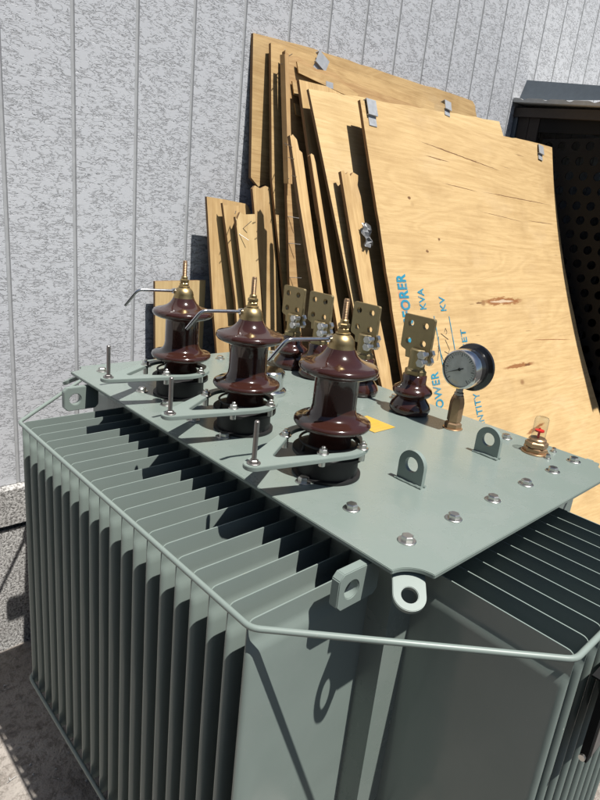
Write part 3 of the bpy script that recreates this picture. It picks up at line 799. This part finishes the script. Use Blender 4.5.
# lettering: reads upwards, letters lie with their tops to the left
def stencil(s, y0, z0, size, xs, slope=-.03, name='stencil_lettering', mat='stencil', bold=.0012, top=None):
    cu = bpy.data.curves.new('txt', 'FONT'); cu.body = s; cu.size = size; cu.offset = bold; cu.resolution_u = 3; cu.space_character = 1.1
    to = bpy.data.objects.new('txt', cu); COL.objects.link(to); dg = bpy.context.evaluated_depsgraph_get()
    me = bpy.data.meshes.new_from_object(to.evaluated_get(dg)); bpy.data.objects.remove(to)
    bm = NB(); bm.from_mesh(me); bpy.data.meshes.remove(me)
    bmesh.ops.subdivide_edges(bm, edges=[e for e in bm.edges if e.calc_length() > .04], cuts=1)
    if top is not None: z0 = top - max(v.co.x for v in bm.verts) * xs * .93
    for v in bm.verts:
        a, b = v.co.x * xs, v.co.y; z = z0 + a * .93; y = y0 - b + slope * a
        v.co = Vector((surf(y, z) + .0018, y, z))
    return obj(name, bm, M[mat], fb_, smooth=0, recalc=False)
stencil('TRANSFORER', 1.250, 0, .080, .66, bold=.0030, top=.332)
stencil('POWER', 1.365, -.205, .072, .66, bold=.0018); stencil('KVA', 1.350, .195, .058, .74)
stencil('VOLTAGE', 1.505, -.55, .066, .86); stencil('KV', 1.490, .185, .056, .86)
stencil('QUANTITY', 1.640, -.362, .066, .63); stencil('SET', 1.612, .030, .056, .92)
bm = NB()
for (y, za, zb) in ((1.392, .17, -.06), (1.500, .165, -.10), (1.640, -.03, -.10)):
    pts = [(y + .0, za), (y + .012, zb)]
    vs = [bm.verts.new((surf(a, b) + .0018, a, b)) for a, b in ((y, za), (y + .005, za), (y + .013, zb), (y + .008, zb))]
    bm.faces.new(vs)
obj('stencil_rule', bm, M['stencil'], fb_, smooth=0, recalc=False)
bm = NB()
for st in ([(1.425, .10), (1.470, .075)], [(1.448, .075), (1.468, .035), (1.455, .02), (1.43, .03)], [(1.37, .0), (1.40, .05)], [(1.39, .055), (1.415, -.01)], [(1.452, .105), (1.462, .12), (1.47, .105), (1.46, .095)], [(1.385, .03), (1.405, .09)]):
    tube(bm, [(surf(y, z) + .001, y, z) for y, z in st], .0012, 5)
obj('pencil_figures', bm, M['pencil'], fb_, smooth=0)
# left group of planks
board('wood_plank', 'leftmost tall plank of the short trio left of the big sheets', 'plank',
      [(.620, .540), (.70, .537), (.80, .530), (.812, .522), (.825, .505), (.82, .30), (.81, -.30), (.80, zg), (.69, zg), (.655, -.1), (.636, .164)], XW + .012, .14, .013, 'z', 'ply', 41.0)
board('wood_plank', 'middle narrow plank of the short trio left of the big sheets', 'plank',
      [(.665, .524), (.672, .516), (.740, .520), (.748, .50), (.775, .17), (.80, zg), (.76, zg), (.71, .172)], XW + .034, .17, .013, 'z', 'ply', 45.0)
o = board('wood_plank', 'right pale plank of the short trio, cracked across its middle', 'plank',
      [(.697, .480), (.704, .470), (.720, .498), (.735, .490), (.790, .496), (.796, .40), (.805, .18), (.84, zg), (.79, zg), (.728, .179)], XW + .058, .19, .013, 'z', 'ply_pale', 49.0)
nails(o, [(.70, .45, -.02, .02, .03), (.71, .42, .03, -.02, .03), (.73, .44, .02, .03, .03), (.70, .50, -.02, -.01, .03)], XW + .058, .19)
board('plywood_offcut', 'short square-topped offcut standing behind the farthest brown insulator', 'plywood offcut',
      [(.429, .226), (.650, .230), (.648, -.30), (.646, zg), (.445, zg), (.437, -.04)], XW + .045, .012, .013, 'z', 'ply_pale', 53.0)

# ---------------------------------------------------------------- lean-to shed at the right
YS = 2.80
S = thing('shed', 'dark lean-to shed with grey metal roof edge and black perforated front', 'shed', (-1.0, 3.4, ZG))
def ypanel(name, poly, y0, y1, mat, parent=S):
    bm = NB(); a = [bm.verts.new((x, y0, z)) for x, z in poly]; b = [bm.verts.new((x, y1, z)) for x, z in poly]; n = len(poly)
    bm.faces.new(a); bm.faces.new(b[::-1])
    for k in range(n): bm.faces.new((a[k], b[k], b[(k + 1) % n], a[(k + 1) % n]))
    return obj(name, bm, mat, parent, smooth=0)
XE = -.15
fa = ypanel('roof_fascia', [(-1.605, 1.396), (-1.10, 1.322), (XE + .1, 1.18), (XE + .1, 1.10), (-1.10, 1.250), (-1.615, 1.281)], 2.742, 2.750, M['sheet'])
for v in fa.data.vertices: v.co.y += v.co.z * .42
# corrugated roof sheet: ribs run along the shed
bm = NB(); n = 160; up = []; dn = []
for i in range(n + 1):
    x = -1.60 + (XE + .1 + 1.60) * i / n; zb = 1.284 - (x + 1.60) * .092
    w_ = max(0, math.cos((x + 1.40) / .138 * 2 * P_)) ** 3 * .016
    up.append((x, zb - .004 - w_ * .55)); dn.append((x, zb - .026))
A = [[bm.verts.new((x, y, z)) for x, z in up] for y in (2.752, 4.7)]; Bv = [[bm.verts.new((x, y, z)) for x, z in dn] for y in (2.752, 4.7)]
for k in range(n):
    bm.faces.new((A[0][k], A[0][k + 1], A[1][k + 1], A[1][k])); bm.faces.new((Bv[0][k], Bv[1][k], Bv[1][k + 1], Bv[0][k + 1]))
    bm.faces.new((A[0][k], Bv[0][k], Bv[0][k + 1], A[0][k + 1])); bm.faces.new((A[1][k], A[1][k + 1], Bv[1][k + 1], Bv[1][k]))
obj('roof_sheet', bm, M['whitesheet'], S, smooth=30)
ypanel('beam', [(-1.600, 1.232), (-1.515, 1.228), (XE, 1.13), (XE, 1.06), (-1.12, 1.150), (-1.515, 1.180), (-1.600, 1.185)], 2.784, 2.85, M['timber'])
for x0, x1 in ((-1.602, -1.575), (-1.572, -1.505), (-1.502, -1.440)):
    ypanel('side_board', [(x0, ZG), (x1, ZG), (x1, 1.183), (x0, 1.186)], YS + (.004 if x0 > -1.58 else -.006), YS + .03, M['sideboard'] if x0 > -1.58 else M['sheet'])
# perforated sheet
bm = NB(); pit = .079; rr = .0235; x0, z0 = -1.438, -.95; nc, nr = 15, 26
for j in range(nr):
    for i in range(nc):
        cx = x0 + pit * (i + .5 + (.5 if j % 2 else 0)); cz = z0 + pit * .98 * (j + .5); K = 16
        hx, hz = pit / 2, pit * .49
        ins = [bm.verts.new((cx + rr * math.cos(2 * P_ * k / K), YS + .012, cz + rr * math.sin(2 * P_ * k / K))) for k in range(K)]
        insb = [bm.verts.new((v.co.x, YS + .020, v.co.z)) for v in ins]
        ou = []
        for k in range(K):
            c_, s_ = math.cos(2 * P_ * k / K), math.sin(2 * P_ * k / K); m_ = max(abs(c_), abs(s_))
            ou.append(bm.verts.new((cx + hx * c_ / m_, YS + .012, cz + hz * s_ / m_)))
        for k in range(K):
            bm.faces.new((ins[k], ins[(k + 1) % K], ou[(k + 1) % K], ou[k])); bm.faces.new((ins[k], insb[k], insb[(k + 1) % K], ins[(k + 1) % K]))
bmesh.ops.remove_doubles(bm, verts=bm.verts, dist=.0005)
obj('perforated_panel', bm, M['darkplastic'], S, smooth=0)
ypanel('front_frame', [(-1.44, 1.10), (XE, 1.03), (XE, 1.12), (-1.44, 1.176)], YS + .008, YS + .03, M['nearblack'])
bm = NB(); ring_box(bm, XE - .04, XE, YS + .03, 4.6, ZG, 1.05); ring_box(bm, -1.60, XE - .042, 4.60, 4.64, ZG, 1.10); ring_box(bm, -1.6, XE - .042, YS + .2, 4.59, ZG + .02, ZG + .04)
obj('shed_wall', bm, M['nearblack'], S, smooth=0)
for x in (-.26,):
    ypanel('post', [(x, ZG), (x + .1, ZG), (x + .1, 1.10), (x, 1.11)], YS - .004, YS + .09, M['sheet'])

# loose grit by the wall foot
random.seed(21)
bm = NB()
for k in range(240):
    x = random.uniform(-1.58, -.75); y = random.uniform(-1.3, -.1); r = random.choice((.002, .003, .003, .005))
    m = Matrix.Translation((x, y, grd(x, y) + .012 + r * .4)) @ Matrix.Rotation(random.random() * 6, 4, 'Z') @ Matrix.Diagonal((1, random.uniform(.6, 1), random.uniform(.4, .7), 1))
    bmesh.ops.create_icosphere(bm, subdivisions=1, radius=r, matrix=m)
for k in range(60):
    x = random.uniform(-1.56, -.8); y = random.uniform(-1.2, -.15); ln = random.uniform(.008, .035); a = random.uniform(0, 6.3)
    d = Vector((math.cos(a), math.sin(a), 0)) * ln; p0 = Vector((x, y, grd(x, y) + .0165))
    tube(bm, [p0, p0 + d * .5 + Vector((0, 0, .001)), p0 + d], .0011, 5)
tag(obj('gravel', bm, M['plinth']), 'loose grit scattered on the ground at the foot of the wall', 'gravel', kind='stuff')

# unseen building added behind the camera to darken fin gaps and the tank reflection
B_ = thing('unseen_sky_blocker', 'unseen long dark brown building, added behind the camera to darken fin gaps and tank reflection', 'building', (1.5, -5.4, ZG))
M['brownwall'] = plain('dark_brown_render', (.07, .06, .05), .8).m
bm = NB(); ring_box(bm, -6, 9, -6.2, -4.6, ZG, 2.55); obj('wall', bm, M['brownwall'], B_, smooth=0)
bm = NB(); ring_box(bm, -6.2, 9.2, -6.4, -4.35, 2.552, 2.70); obj('roof', bm, M['sheet'], B_, smooth=0)
